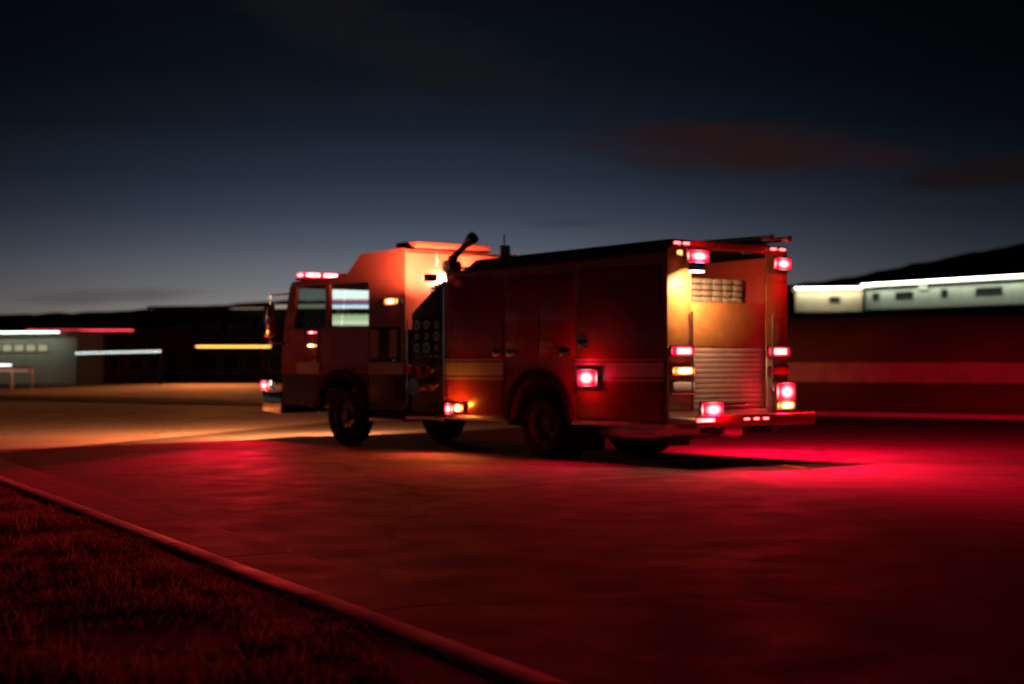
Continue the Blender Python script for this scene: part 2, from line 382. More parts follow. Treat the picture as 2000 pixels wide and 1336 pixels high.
# ------------------------------------------------------------------ hills
def ridge(name, pts, Z, m, seed):
    bm = bmesh.new(); rnd = random.Random(seed); rows = []
    n = 160
    for i in range(n + 1):
        px = pts[0][0] + (pts[-1][0] - pts[0][0]) * i / n
        for (a, ya), (b, yb) in zip(pts, pts[1:]):
            if a <= px <= b: py = ya + (yb - ya) * (px - a) / (b - a)
        x, y, z = at(px, py, Z); z += rnd.uniform(-.25, .25)
        rows.append([bm.verts.new((x * .9, y * .9, -1)), bm.verts.new((x * .96, y * .96, z * .55)), bm.verts.new((x, y, z)), bm.verts.new((x * 1.06, y * 1.06, -1))])
    for A, B in zip(rows, rows[1:]):
        for j in range(3): bm.faces.new((A[j], A[j + 1], B[j + 1], B[j]))
    bmesh.ops.recalc_face_normals(bm, faces=bm.faces)
    me = bpy.data.meshes.new(name); bm.to_mesh(me); bm.free(); me.materials.append(m)
    me.polygons.foreach_set('use_smooth', [True] * len(me.polygons))
    o = bpy.data.objects.new(name, me); COL.objects.link(o); o['kind'] = 'structure'
ridge('hills', [(-900, 640), (-300, 632), (0, 616), (200, 609), (420, 598), (560, 585), (700, 590), (900, 596), (1200, 575), (1500, 560), (1650, 543), (1800, 512), (2000, 474), (2300, 440), (2800, 470)], 400, M['hill'], 2)

# ------------------------------------------------------------------ buildings
def frame_to(p0, p1):
    """local x along p0->p1, local y to the back"""
    d = Vector((p1[0] - p0[0], p1[1] - p0[1])); return math.atan2(d.y, d.x), d.length
def building(name, label, p0, p1, z0, z1, depth, wall_m, roof_m, windows=(), eave=.5, pane_m=None, door=None, cat='building', group=None):
    rz, L = frame_to(p0, p1); e = tag(empty(name, (p0[0], p0[1], z0), rz), label, cat, group)
    H = z1 - z0
    MB().box(0, L, 0, depth, -.3, H).build('wall', wall_m, e)
    r = MB().box(-eave, L + eave, -eave, depth + eave, H + .002, H + .22, .03).build('roof', roof_m, e)
    MB().box(-eave - .03, L + eave + .03, -eave - .03, -eave, H - .06, H + .24).build('fascia', roof_m, r)
    for (a, b, c_, d_) in windows:
        f = MB().box(a - .07, b + .07, -.05, -.003, c_ - .07, c_).box(a - .07, b + .07, -.05, -.003, d_, d_ + .07).box(a - .07, a, -.05, -.003, c_, d_).box(b, b + .07, -.05, -.003, c_, d_).build('window', M['brush'], e)
        MB().box(a, b, -.03, -.004, c_, d_).build('pane', pane_m or M['pane_dim'], f)
    if door:
        dd = MB().box(door[0], door[1], -.05, -.003, 0, 2.1, .01).build('door', M['black'], e)
        MB().ball((door[1] - .1, -.08, 1.0), .04, 8).build('handle', M['chrome'], dd)
    return e, L, H
def tube_light(label, p0, p1, m, r=.06, group=None, col=None, power=0, dirn=(0, -.6, -.8), cat='lamp', spread=180):  # the left-hand ones stand in for drawn-out trails of small lamps
    """a strip fitting: housing, tube and brackets"""
    rz, L = frame_to(p0, p1); e = tag(empty('light_streak', (p0[0], p0[1], p0[2]), rz), label, cat, group or 'strip lights on the far buildings')
    MB().box(0, L, .02 + r, .10 + r, -r * 1.2, r * 1.6, .01).build('housing', M['brush'], e)
    MB().cyl((.03, 0, 0), (L - .03, 0, 0), r, 10).build('tube', m, e)
    for x in (.0, L): MB().box(x - .03, x + .03, -r * 1.1, .02 + r, -r * 1.1, r * 1.1).build('end_cap', M['black'], e)
    if power:
        area('strip_lamp', e, (L / 2, -r - .03, -.02), dirn, L, .1, col, power, spread)
    return e
# left: lit pale shop
pA, pB = at(-140, 748, 110), at(150, 748, 106)
e, L, H = building('shop_building', 'pale green-lit shop with a clerestory row of windows, farthest left beyond the road', pA, pB, 0, 3.25, 3, M['stucco'], M['metal_roof'],
    windows=[(.5 + i * .92, 1.22 + i * .92, 2.15, 2.55) for i in range(10)], pane_m=M['pane_lit'], door=(4.2, 5.2))
q = (pB[0] - .5, pB[1] - .7, 3.36); q0 = (pA[0] + .2, pA[1] - .7, 3.36)
tube_light('white strip standing in for a lamp trail along the eave of the pale shop', q0, (q[0] - .4, q[1], 3.36), M['tube_white'], .03, col=(.85, 1, .75), power=26, dirn=(0, .45, -.9))  # straight tube in place of a white lamp's trail
# left: dark buildings
pA, pB = at(162, 742, 118), at(372, 742, 116)
e, L, H = building('store_building', 'low dark brown store behind a row of bulbs between the pale shop and the amber-lit one', pA, pB, 0, 3.55, 8, M['dark_wall'], M['dark_wall'],
    windows=[(.6 + i * 1.5, 1.7 + i * 1.5, .8, 1.9) for i in range(4)], door=(6.5, 7.4), group='low dark stores at the left')
tube_light('red strip standing in for a lamp trail at the roof edge of the dark brown store', (at(95, 645, 121)[0], 115.3, at(0, 645, 115.3)[2]), (at(262, 643, 115.3)[0], 115.3, at(0, 643, 115.3)[2]), M['tube_red'], .04, cat='light trail')  # made-up tube for the trail of a red lamp
b0, b1 = at(150, 690, 100), at(312, 686, 100)
rz, L = frame_to(b0, b1); e = tag(empty('dotted_trail_bulbs', b0, rz), 'row of small round cool white bulbs standing in for a dotted lamp trail in front of the dark brown store', 'dotted light trail')  # bulbs made up to give a dotted lamp trail
MB().cyl((0, 0, .10), (L, 0, .10 + (b1[2] - b0[2])), .02, 6).build('cable', M['black'], e)
src = MB().ball((0, 0, 0), .055, 10).build('bulb', M['tube_cool'], e)
nb = 24
for i in range(nb):
    o = src if i == 0 else src.copy()
    if i: COL.objects.link(o); o.parent = e
    t = i / (nb - 1); o.location = (L * t, 0, (b1[2] - b0[2]) * t)
for t in (0.0, .5, 1.0): MB().cyl((L * t, .12, -b0[2]), (L * t, .12, .12 + (b1[2] - b0[2]) * t), .05, 8).build('post', M['black'], e)
pA, pB = at(375, 738, 118), at(650, 738, 114)
e, L, H = building('store_building', 'low dark store under the amber strip of light left of the fire engine', pA, pB, 0, 3.3, 8, M['dark_wall'], M['dark_wall'],
    windows=[(.6 + i * 1.9, 2.0 + i * 1.9, .8, 2.0) for i in range(5)], group='low dark stores at the left')
tube_light('amber strip standing in for a lamp trail under the eave of the dark store beside the fire engine', (at(382, 676, 112)[0], 112, at(0, 677, 112)[2]), (at(530, 673, 112)[0], 112, at(0, 673, 112)[2]), M['tube_amber'], .055, col=(1, .25, .06), power=500, dirn=(0, -.99, -.05), spread=40)  # tube for an amber lamp's trail; its beam is aimed to brighten the paving
pA, pB = at(300, 730, 175), at(760, 730, 168)
e, L, H = building('warehouse_building', 'long dark warehouse with a pale roof edge behind the low stores', pA, pB, 0, 7.1, 16, M['dark_wall'], M['metal_roof'],
    windows=[(2 + i * 3.4, 4.2 + i * 3.4, 4.2, 5.2) for i in range(7)])
tube_light('faint warm glowing strip standing in for the lit pale roof edge of the warehouse', (pA[0] + 6, pA[1] - 1.2, 7.15), (pB[0] - 2, pB[1] - 1.2, 7.15), emit('faint_edge_glow', (1, .8, .6), .40), .17)  # glow stands for light on the pale eave, added without a lamp
# glowing strips standing in for low reflections at the far left edge
e0 = at(-30, 713, 75); tube_light('short low white glowing strip standing in for a reflection, on the rail at far left', e0, at(24, 711, 75), M['tube_cool'], .035)
rail0, rail1 = at(-60, 716, 75.3), at(62, 716, 75.3)
rl = tag(empty('rail', (rail0[0], rail0[1], 0), 0), 'low pale rail under a short white glowing strip at far left', 'rail')
LR = rail1[0] - rail0[0]; MB().box(0, LR, 0, .06, rail0[2] - .06, rail0[2] + .02).build('top_bar', M['tan'], rl)
for k in range(4): MB().box(LR * k / 3 - .04, LR * k / 3 + .04, 0, .06, 0, rail0[2] - .063).build('post', M['tan'], rl)
tube_light('short reddish glowing strip standing in for a reflection below the white one on the far left rail', at(-30, 724, 75), at(58, 721, 75), emit('dim_pink', (1, .35, .25), .45), .03)
# filling station canopy seen through the cab windows
Zc = 85; c0, c1 = at(640, 598, Zc), at(800, 598, Zc); zt = at(0, 553, Zc)[2]
e = tag(empty('station_canopy', (c0[0], c0[1], 0), 0), 'brightly lit white canopy with red and blue bands seen through the cab window', 'canopy')
Lc = c1[0] - c0[0]
MB().box(0, Lc, .03, 6, c0[2], zt, .02).build('roof', M['metal_roof'], e)
f = MB().box(-.02, Lc + .02, 0, .028, c0[2] + .36, zt).build('fascia', M['fascia'], e)
MB().box(-.02, Lc + .02, 0, .028, c0[2] + .20, c0[2] + .355).build('red_band', M['fascia_red'], f)
MB().box(-.02, Lc + .02, 0, .028, c0[2] + .05, c0[2] + .195).build('blue_band', M['fascia_blue'], f)
MB().box(-.02, Lc + .02, 0, .028, c0[2] - .10, c0[2] + .045).build('white_band', M['fascia'], f)
for x in (.5, Lc - .5):
    for y in (1.2, 4.8): MB().box(x - .15, x + .15, y - .15, y + .15, 0, c0[2] - .003).build('column', M['stucco'], e)
sg = MB().box(-.02, Lc, .6, .8, at(0, 636, Zc)[2], at(0, 613, Zc)[2], .02).build('hanging_board', M['brush'], e)
MB().box(.05, Lc - .07, .57, .598, at(0, 624, Zc)[2], at(0, 614.5, Zc)[2]).build('yellow_panel', M['sign_lit'], sg)
MB().box(.05, Lc - .07, .57, .598, at(0, 634.5, Zc)[2], at(0, 624.6, Zc)[2]).build('white_panel', M['tube_warm'], sg)
for x in (.6, Lc - .6): MB().cyl((x, .7, at(0, 613, Zc)[2]), (x, .7, c0[2]), .04, 8).build('hanger', M['steel'], sg)
# right: long lit building on the bank
pA, pB = at(1690, 600, 165), at(2080, 583, 143)
zb = 6.95
e, L, H = building('long_building', 'long low pale building with bright white strip eave, right of the fire engine', (pA[0], pA[1]), (pB[0], pB[1]), zb, 9.0, 9, M['stucco'], M['metal_roof'],
    windows=[(1.2, 2.0, .7, 1.3), (4.4, 6.8, .7, 1.3), (10.6, 11.4, .7, 1.3), (15.0, 18.2, .7, 1.3), (21.5, 22.3, .7, 1.3)], eave=.4)
rzB = math.atan2(pB[1] - pA[1], pB[0] - pA[0]); bd = Vector((math.cos(rzB), math.sin(rzB), 0)); bn = Vector((bd.y, -bd.x, 0))
P0 = Vector((pA[0], pA[1], 9.17)) + bn * .55; P1 = Vector((pB[0], pB[1], 9.17)) + bn * .55
tube_light('bright white strip light along the eave of the long pale building', tuple(P0), tuple(P1), M['tube_white'], .04, col=(.86, 1, .78), power=420, dirn=(0, .75, -.65))
sgp = Vector((pA[0], pA[1], 8.35)) + bd * 7.6 + bn * .12
e = tag(empty('wall_sign', tuple(sgp), rzB), 'small square pale lit wall sign on the long building', 'sign')
MB().box(0, 1.3, 0, .1, 0, .75, .01).build('sign_box', M['brush'], e); MB().box(.04, 1.26, -.02, -.002, .04, .71).build('sign_face', emit('pale_sign', (.85, .95, .7), .42), e)
pA2, pB2 = at(1553, 592, 172), at(1684, 588, 170)
e, L, H = building('small_building', 'small cream building lit along its roof edge, just right of the fire engine', (pA2[0], pA2[1]), (pB2[0], pB2[1]), 6.95, 8.95, 7, M['cream'], M['cream'],
    windows=[(3.6, 4.6, .7, 1.2)], eave=.3)
tube_light('warm strip light along the roof edge of the small cream building', (pA2[0] - .1, pA2[1] - .55, 9.12), (pB2[0] - .1, pB2[1] - .55, 9.16), M['tube_warm'], .05, col=(1, .9, .62), power=190, dirn=(0, .75, -.65))
sw = far_strip('path', [(101, 6.99), (101.5, 7.03), (103.6, 7.05)], 18, 110, M['concrete'], 10)

# ------------------------------------------------------------------ FIRE ENGINE
# local axes: x forward from the rear, y to the left side (towards the camera), z up
TH = R(40); HW = 1.29
u = Vector((-math.sin(TH), math.cos(TH))); rr = Vector((math.cos(TH), math.sin(TH)))
base = Vector(((1300 - 1000) / FPX * 23.0, 23.0)) + rr * HW
T = tag(empty('fire_engine', (base.x, base.y, 0), math.atan2(u.y, u.x)), 'dark red fire engine with red warning lights lit, driving away to the left', 'fire engine')
def arc(cx, cz, r, a0, a1, n=18): return [(cx + r * math.cos(R(a0 + (a1 - a0) * i / n)), cz + r * math.sin(R(a0 + (a1 - a0) * i / n))) for i in range(n + 1)]
RW, FW, WR = 2.72, 8.14, .535
# chassis
MB().box(.3, 10.0, .38, .46, .62, .9, .01).box(.3, 10.0, -.46, -.38, .62, .9, .01).cyl((RW, -1.0, WR), (RW, 1.0, WR), .09, 12).cyl((FW, -1.0, WR), (FW, 1.0, WR), .08, 12).ball((RW, 0, WR), .24, 14).build('chassis', M['steel'], T)
MB().box(.55, 1.75, -.95, .95, .36, .60, .06).build('fuel_tank', M['tread'], T)
mf = MB().box(1.95, 1.965, .62, 1.24, .16, .75).build('mud_flap', M['rubber'], T)
o = mf.copy(); COL.objects.link(o); o.location.y = -1.86
MB().tube([(6.0, -.9, .42), (3.9, -.9, .42), (3.5, -1.28, .40)], .06).build('exhaust_pipe', M['steel'], T)
# body sides with wheel openings
def body_prof(z1=2.92):
    return [(0, .62)] + [(RW - .74, .62), (RW - .68, .62)] + list(reversed(arc(RW, WR + .02, .69, 7, 173, 20))) + [(RW + .74, .62), (5.05, .62), (5.05, z1), (0, z1 + .06)]
bp = body_prof()
bp = [(0, .62)] + arc(RW, WR + .05, .70, 178, 2, 20) + [(5.05, .62), (5.05, 2.89), (0, 3.03)]
b = MB().prism(bp, HW - .012, HW - .5).prism(bp, -HW + .5, -HW + .012).box(.02, 5.03, -HW + .505, HW - .505, .95, 2.35).build('body', M['paint'], T, 25)
for s in (1, -1):
    MB().prism([(0, 3.033), (5.05, 2.893), (5.05, 2.93), (4.5, 2.99), (4.25, 3.12), (0, 3.21)], s * (HW - .07), s * (HW + .012), bev=.01).build('top_rail', M['black'], T)
    for z0, z1 in ((1.27, 1.475), (1.505, 1.53), (1.205, 1.235)):
        for x0, x1 in ((.02, RW - .84), (RW + .84, 5.03)):
            MB().box(x0, x1, s * (HW + .012), s * (HW + .016), z0, z1).build('stripe', M['stripe'], T)
    for x0, x1, z0, z1, hx, hz in ((3.58, 4.98, .66, 2.82, 3.7, 1.62), (2.74, 3.5, 1.56, 2.82, 3.36, 1.62), (1.92, 2.70, 1.56, 2.82, 2.10, 1.62), (.08, 1.84, .66, 2.86, 1.7, 1.75)):
        d = MB().box(x0, x1, s * (HW - .011), s * (HW + .010), z0, z1, .006).build('compartment_door', M['paint'], T)
        MB().box(hx - .11, hx + .11, s * (HW + .012), s * (HW + .028), hz - .055, hz + .055, .006).box(hx - .07, hx + .07, s * (HW + .03), s * (HW + .05), hz - .018, hz + .018, .006).build('handle', M['chrome'], d)
    fa = list(arc(RW, WR + .05, .80, 180, 0, 24)); fb = list(arc(RW, WR + .05, .69, 0, 180, 24))
    MB().prism(fa + fb, s * (HW - .02), s * (HW + .05), bev=0).build('fender_arch', M['rubber'], T, 25)
    MB().tube([(5.0, s * (HW + .07), .85), (5.0, s * (HW + .07), 2.72)], .018, 10).box(4.985, 5.015, s * HW, s * (HW + .07), .88, .91).box(4.985, 5.015, s * HW, s * (HW + .07), 2.66, 2.69).build('grab_rail', M['chrome'], T)
    for xa, xb in ((RW + .75, 5.05), (.02, RW - .75)): MB().box(xa, xb, s * (HW - .3), s * (HW + .02), .55, .617, .01).build('rub_rail', M['brush'], T)
# hose bed: cover, hose, open rear
cv_ = bmesh.new()
def cover():
    mb = MB(); t = bmesh.new(); rows = []
    for i in range(13):
        x = .05 + 4.9 * i / 12; row = []
        for j in range(13):
            y = -HW + .1 + (2 * HW - .2) * j / 12
            z = 3.12 - .10 * x / 5 + .10 * (1 - (y / HW) ** 2) * (1 - .45 * x / 5) + .012 * math.sin(x * 6.3 + y) + .008 * math.sin(y * 9)
            row.append(t.verts.new((x, y, z)))
        rows.append(row)
    for A, B in zip(rows, rows[1:]):
        for j in range(12): t.faces.new((A[j], A[j + 1], B[j + 1], B[j]))
    ex = bmesh.ops.extrude_face_region(t, geom=list(t.faces)); bmesh.ops.translate(t, vec=(0, 0, -.03), verts=[v for v in ex['geom'] if isinstance(v, bmesh.types.BMVert)])
    bmesh.ops.recalc_face_normals(t, faces=t.faces); mb._add(t); return mb
cover().build('hose_bed_cover', M['vinyl'], T, 60)
hs = MB()
for k in range(6):
    for l in range(4): hs.box(.3, 4.6, -.66 + k * .22, -.46 + k * .22, 2.36 + l * .09, 2.44 + l * .09, .03)
hs.build('hose_stack', M['hose'], T)
# ---- rear face
MB().box(-.03, -.002, .80, HW - .01, .80, 1.70, .008).build('rear_panel', M['tan'], T)
MB().box(-.03, -.002, -HW + .01, -.80, .80, 1.70, .008).build('rear_panel', M['tan'], T)
for s in (1, -1): MB().box(-.028, -.002, s * .80, s * (HW - .01), 1.706, 3.10, .008).build('rear_panel', M['yellow'], T)
MB().box(-.02, .015, -.795, .795, 1.70, 2.34, .01).build('hose_bed_flap', M['yellow'], T)
rd = MB()
for k in range(12): rd.box(-.022, .012, -.76, .76, .805 + k * .0735, .805 + k * .0735 + .069, .006)
rd = rd.build('rear_shutter', mat('dull_shutter', (.42, .32, .25), .5, noise=.2, nscale=3), T)
MB().box(-.06, -.024, -.35, .35, .84, .875, .01).build('handle', M['chrome'], rd)
for s in (1, -1): MB().tube([(-.1, s * .86, 1.05), (-.1, s * .86, 2.2)], .017).box(-.1, -.03, s * .845, s * .875, 1.07, 1.1).box(-.1, -.03, s * .845, s * .875, 2.15, 2.18).build('grab_rail', M['chrome'], T)
MB().box(-.04, 0.1, -HW + .075, HW - .075, 3.104, 3.22, .015).build('rear_header', M['paint'], T)
ts = MB().box(-.55, -.002, -HW + .02, HW - .02, .62, .70, .012).build('tailboard', M['tread'], T)
MB().box(-.575, -.553, -HW + .02, HW - .02, .58, .74, .006).build('edge_bar', M['paint'], ts)
MB().box(-.05, -.002, -HW + .02, HW - .02, .702, .796, .005).build('kick_plate', M['tread'], T)
for s in (1, -1): MB().box(-.4, .0, s * .5, s * .6, .46, .615, .01).build('tow_eye', M['steel'], T)
# ---- lamps
def lamp(name, x, y, z, d, wx, hz, lens, core=None, col=None, power=0, spread=180, core_k=.6, depth=.05, parent=T, tilt=0.0, beam=None, wash=0):
    """a lamp with housing, lens and core; d = 'r' rear, 'l' left, 'f' front, 'R' right"""
    nrm = {'r': Vector((-1, 0, 0)), 'l': Vector((0, 1, 0)), 'f': Vector((1, 0, 0)), 'R': Vector((0, -1, 0))}[d]
    def bx(mb, n0, n1, hw, hh, bev):
        if d in 'rf': a, b = sorted((x + nrm.x * n0, x + nrm.x * n1)); return mb.box(a, b, y - hw, y + hw, z - hh, z + hh, bev)
        a, b = sorted((y + nrm.y * n0, y + nrm.y * n1)); return mb.box(x - hw, x + hw, a, b, z - hh, z + hh, bev)
    h = bx(MB(), 0, depth, wx / 2 + .02, hz / 2 + .02, .012).build(name, M['chrome'], parent)
    bx(MB(), depth + .001, depth + .022, wx / 2, hz / 2, .01).build('lens', lens, h)
    if core: bx(MB(), depth + .0235, depth + .028, wx / 2 * core_k, hz / 2 * core_k, 0).build('led_bar', core, h)
    if power:
        p = Vector((x, y, z)) + nrm * (depth + .05)
        dv = nrm + Vector((0, 0, tilt))
        area(name + '_beam', h, p, dv, wx * .6, hz * .6, col, power, spread)
    if wash:
        point(name + '_wash', h, Vector((x, y, z)) + nrm * .16, col, wash, .04)
    if beam:
        p = Vector((x, y, z)) + nrm * (depth + .06)
        spot(name + '_optic', h, p, nrm * beam[0] + Vector((0, 0, -z)), col, beam[1], beam[2], 1.0, .04)
    return h
# rear strobes
lamp('strobe_light', -.04, .72, 2.99, 'r', .42, .17, M['red_lens'], None, RED, 30, tilt=-.5, wash=4)
lamp('strobe_light', -.04, -1.10, 2.95, 'r', .34, .17, M['red_lens'], None, RED, 30, tilt=-.5, wash=4)
lamp('strobe_light', -.46, .88, .82, 'r', .42, .20, M['red_lens'], None, RED, 80, tilt=-.5, beam=(2.6, 2600, 75), wash=6)
MB().box(-.50, -.44, .80, .96, .724, .74, .004).build('lamp_bracket', M['steel'], T)
lamp('strobe_light', -.10, -1.10, 1.04, 'r', .38, .26, M['red_lens'], None, RED, 260, tilt=-.5, beam=(3.2, 4600, 85), wash=14)
lamp('amber_light', -.10, -1.10, .84, 'r', .36, .10, M['amber_lens'], M['amber_core'], AMB, 8)
# tail clusters
for s in (1, -1):
    lamp('tail_light', -.03, s * 1.03, 1.64, 'r', .44, .13, M['red_tail'], M['red_core'], RED, 6)
lamp('turn_signal', -.03, 1.01, 1.36, 'r', .42, .10, M['amber_lens'], M['amber_core'], AMB, 10)
lamp('turn_signal', -.03, -1.03, 1.36, 'r', .42, .10, M['unlit_red'])
lamp('reversing_light', -.03, 1.02, 1.12, 'r', .42, .16, mat('clear_lens', (.7, .6, .52), .3, coat=.4))
# clearance lamps on the header and tailboard
for y in (1.12, .94): lamp('clearance_light', -.04, y, 3.165, 'r', .12, .035, M['marker'], depth=.02)
for y in (-.92, -1.12): lamp('clearance_light', -.04, y, 3.165, 'r', .12, .035, M['marker'], depth=.02)
for y in (.26, .06, -.14): lamp('clearance_light', -.576, y, .68, 'r', .10, .03, M['marker'], depth=.015)
lamp('clearance_light', -.576, 1.10, .68, 'r', .34, .05, M['marker'], M['red_core'], RED, 6, depth=.015)
lamp('amber_light', -.04, 1.08, 3.03, 'r', .09, .07, M['amber_lens'], depth=.03)
# work lamp lighting the rear step
wk = MB().box(-.40, -.26, .90, 1.12, 2.76, 2.88, .02).box(-.27, -.03, .99, 1.03, 2.80, 2.84, .005).build('work_lamp', M['chrome'], T)
MB().box(-.39, -.27, .91, 1.11, 2.740, 2.758).build('lens', M['white_lens'], wk)
area('work_lamp_beam', wk, (-.33, 1.01, 2.70), (.35, -.35, -1), .18, .1, (1, .62, .36), 46)
# side lamps
lamp('strobe_light', 1.55, HW + .017, 1.25, 'l', .40, .24, M['red_lens'], None, RED, 130, tilt=-.25, beam=(3.4, 900, 40), wash=10)
for xx, pw in ((1.55, 1300), (.35, 1000)): lamp('strobe_light', xx, -HW - .017, 1.25, 'R', .40, .24, M['red_lens'], None, RED, pw, tilt=.0, beam=(3.6, 1300, 70))
lamp('strobe_light', 4.88, HW + .012, .72, 'l', .18, .17, M['red_lens'], None, RED, 40, tilt=-.4, beam=(.9, 200, 80), wash=3)
lamp('amber_light', 4.62, HW + .012, .74, 'l', .20, .12, M['amber_lens'], M['amber_core'], AMB, 50, tilt=-.1, wash=8)
# ---- pump module
pm = MB().prism([(5.10, .66), (6.05, .66), (6.05, 2.30), (5.55, 2.62), (5.10, 2.82)], HW - .05, -HW + .05, bev=.01).build('pump_module', M['black'], T)
for s in (1, -1):
    pp = MB().box(5.14, 6.01, s * (HW - .049), s * (HW - .03), .80, 2.25, .005).build('pump_panel', M['panel'], T)
    Y = s * (HW - .028); sg_ = s
    for i in range(3):
        for j in range(3):
            x, z = 5.30 + i * .27, 1.72 + j * .19; r_ = (.052, .074, .06, .085, .05, .066, .07, .055, .08)[i * 3 + j]
            g_ = MB().cyl((x, Y, z), (x, Y + s * .03, z), r_, 18).build('gauge', M['chrome'], pp)
            MB().cyl((x, Y + s * .0305, z), (x, Y + s * .034, z), r_ * .82, 18).build('dial', M['dial'], g_)
    for x, z in ((5.32, 1.42), (5.60, 1.42), (5.88, 1.42), (5.32, 1.12)):
        MB().cyl((x, Y, z), (x, Y + s * .12, z - .05), .06, 14).cyl((x, Y + s * .12, z - .05), (x, Y + s * .17, z - .07), .075, 8).build('discharge_outlet', M['chrome'], pp)
    MB().cyl((5.72, Y, 1.06), (5.72, Y + s * .13, 1.06), .13, 20).cyl((5.72, Y + s * .13, 1.06), (5.72, Y + s * .19, 1.06), .155, 8).build('intake_cap', M['chrome'], pp)
    for i in range(5): MB().cyl((5.22 + i * .17, Y, 1.58), (5.22 + i * .17, Y + s * .07, 1.58), .012, 8).ball((5.22 + i * .17, Y + s * .085, 1.58), .024, 8).build('valve_handle', M['steel'], pp)
    MB().box(5.10, 6.1, s * (HW - .30), s * (HW + .03), .52, .58, .01).build('running_board', M['tread'], T)
    MB().tube([(6.08, s * (HW + .02), .75), (6.08, s * (HW + .02), 2.2)], .016).build('grab_rail', M['chrome'], T)
# crosslay hose and top gear
ch = MB()
for k in range(4):
    for l in range(3): ch.box(5.25 + k * .1, 5.33 + k * .1, -HW + .12, HW - .12, 2.66 + l * .06 - k * .03, 2.71 + l * .06 - k * .03, .02)
ch.build('crosslay_hose', M['hose'], T)
dg = MB().cyl((5.45, .85, 2.7), (5.45, .85, 3.02), .10, 14).tube([(5.45, .85, 3.0), (5.45, .85, 3.12), (5.40, .86, 3.24)], .085, 12).cyl((5.45, .98, 3.08), (5.45, .72, 3.08), .11, 14).build('deck_gun', M['black'], T)
MB().cyl((5.40, .86, 3.22), (5.15, .80, 3.42), .06, 12, .05).cyl((5.15, .80, 3.42), (5.02, .77, 3.52), .055, 14, .10).cyl((5.02, .77, 3.52), (4.96, .755, 3.56), .10, 14).build('nozzle', M['black'], dg)
MB().tube([(5.45, 1.0, 3.1), (5.45, 1.16, 3.2)], .014, 8).cyl((5.45, 1.16, 3.08), (5.45, 1.16, 3.32), .012, 8).build('hand_wheel', M['steel'], dg)
tl = MB().cyl((4.88, .18, 2.7), (4.88, .18, 3.36), .025, 10).build('telescopic_pole', M['chrome'], T)
MB().box(4.82, 4.90, .08, .28, 3.18, 3.44, .03).build('lamp_head', M['stripe'], tl)
MB().cyl((4.88, .18, 3.44), (4.88, .18, 3.62), .012, 8).build('antenna', M['black'], T)
# flood lamp at the top front corner of the body, shining forward on the cab
fl = MB().box(5.06, 5.18, HW + .16, HW + .36, 2.80, 2.92, .02).cyl((5.1, HW - .02, 2.84), (5.1, HW + .2, 2.84), .02, 8).build('flood_lamp', M['chrome'], T)
MB().box(5.182, 5.196, HW + .18, HW + .34, 2.815, 2.905).build('lens', M['white_lens'], fl)
spot('flood_beam', fl, (5.23, HW + .26, 2.86), (1, -.50, .50), (1, .66, .36), 1150, 80, .8, .06)
fl2 = MB().box(5.5, 5.6, -.2, .2, 2.86, 2.98, .02).cyl((5.55, 0, 2.6), (5.55, 0, 2.87), .03, 8).build('flood_lamp', M['chrome'], T)
MB().box(5.602, 5.615, -.18, .18, 2.875, 2.965).build('lens', M['white_lens'], fl2)
area('flood_beam', fl2, (5.65, 0, 2.92), (1, .1, .12), .3, .08, (1, .66, .36), 80)
# ---- cab (shell, open windows)
CW = 1.25; x0c, x1c = 6.22, 10.02
low = [(x0c, 1.255), (x1c + .11, 1.255), (x1c + .12, 1.55), (x1c + .05, 2.10), (x0c, 2.10)]
skirt = [(x0c, .66)] + [(7.2, .66)] + arc(FW, WR + .03, .68, 176, 4, 20) + [(9.2, .66), (x1c + .1, .70), (x1c + .11, 1.25), (x0c, 1.25)]
up = [(x0c, 2.883), (x1c - .17, 2.883), (x1c - .25, 2.97), (8.0, 3.02), (7.55, 3.38), (6.28, 3.42), (x0c, 3.36)]
cab = MB()
for s in (1, -1):
    cab.prism(low, s * (CW - .06), s * CW)
    cab.prism(up, s * (CW - .06), s * CW)
    for xa, xb in ((x0c, 7.30), (8.52, 8.66)): cab.box(xa, xb, s * (CW - .06), s * CW, 2.103, 2.88)
    cab.prism([(9.72, 2.103), (x1c + .045, 2.103), (x1c - .165, 2.88), (9.62, 2.88)], s * (CW - .06), s * CW)
cab.box(x0c, x0c + .05, -CW + .062, CW - .062, .75, 3.35)
cab.box(x0c + .053, x1c + .05, -CW + .062, CW - .062, .95, 1.0)
cab.box(x1c + .02, x1c + .10, -CW + .062, CW - .062, .70, 1.78)
cab.prism([(x1c - .25, 2.86), (x1c - .16, 2.86), (x1c - .25, 2.97), (x1c - .34, 2.93)], -CW + .062, CW - .062)
cab.prism([(x0c + .053, 3.30), (x0c + .06, 3.40), (7.55, 3.36), (8.0, 3.0), (x1c - .30, 2.95), (x1c - .35, 2.90), (7.95, 2.95), (7.5, 3.3)], -CW + .062, CW - .062)
cab = cab.build('cab', M['paint'], T, 25)
sk = MB()
for s in (1, -1): sk.prism(skirt, s * (CW - .06), s * CW)
sk.build('cab_skirt', M['black'], T, 25)  # black instead of red: the lower cab's shade put into the colour
MB().box(6.35, 6.95, -.75, .95, 3.42, 3.56, .05).build('roof_unit', M['paint'], T)
ws = MB().prism([(x1c + .055, 1.79), (x1c + .075, 1.79), (x1c - .165, 2.855), (x1c - .185, 2.855)], -CW + .07, -.02).prism([(x1c + .055, 1.79), (x1c + .075, 1.79), (x1c - .165, 2.855), (x1c - .185, 2.855)], .02, CW - .07).build('windshield', M['glass'], cab)
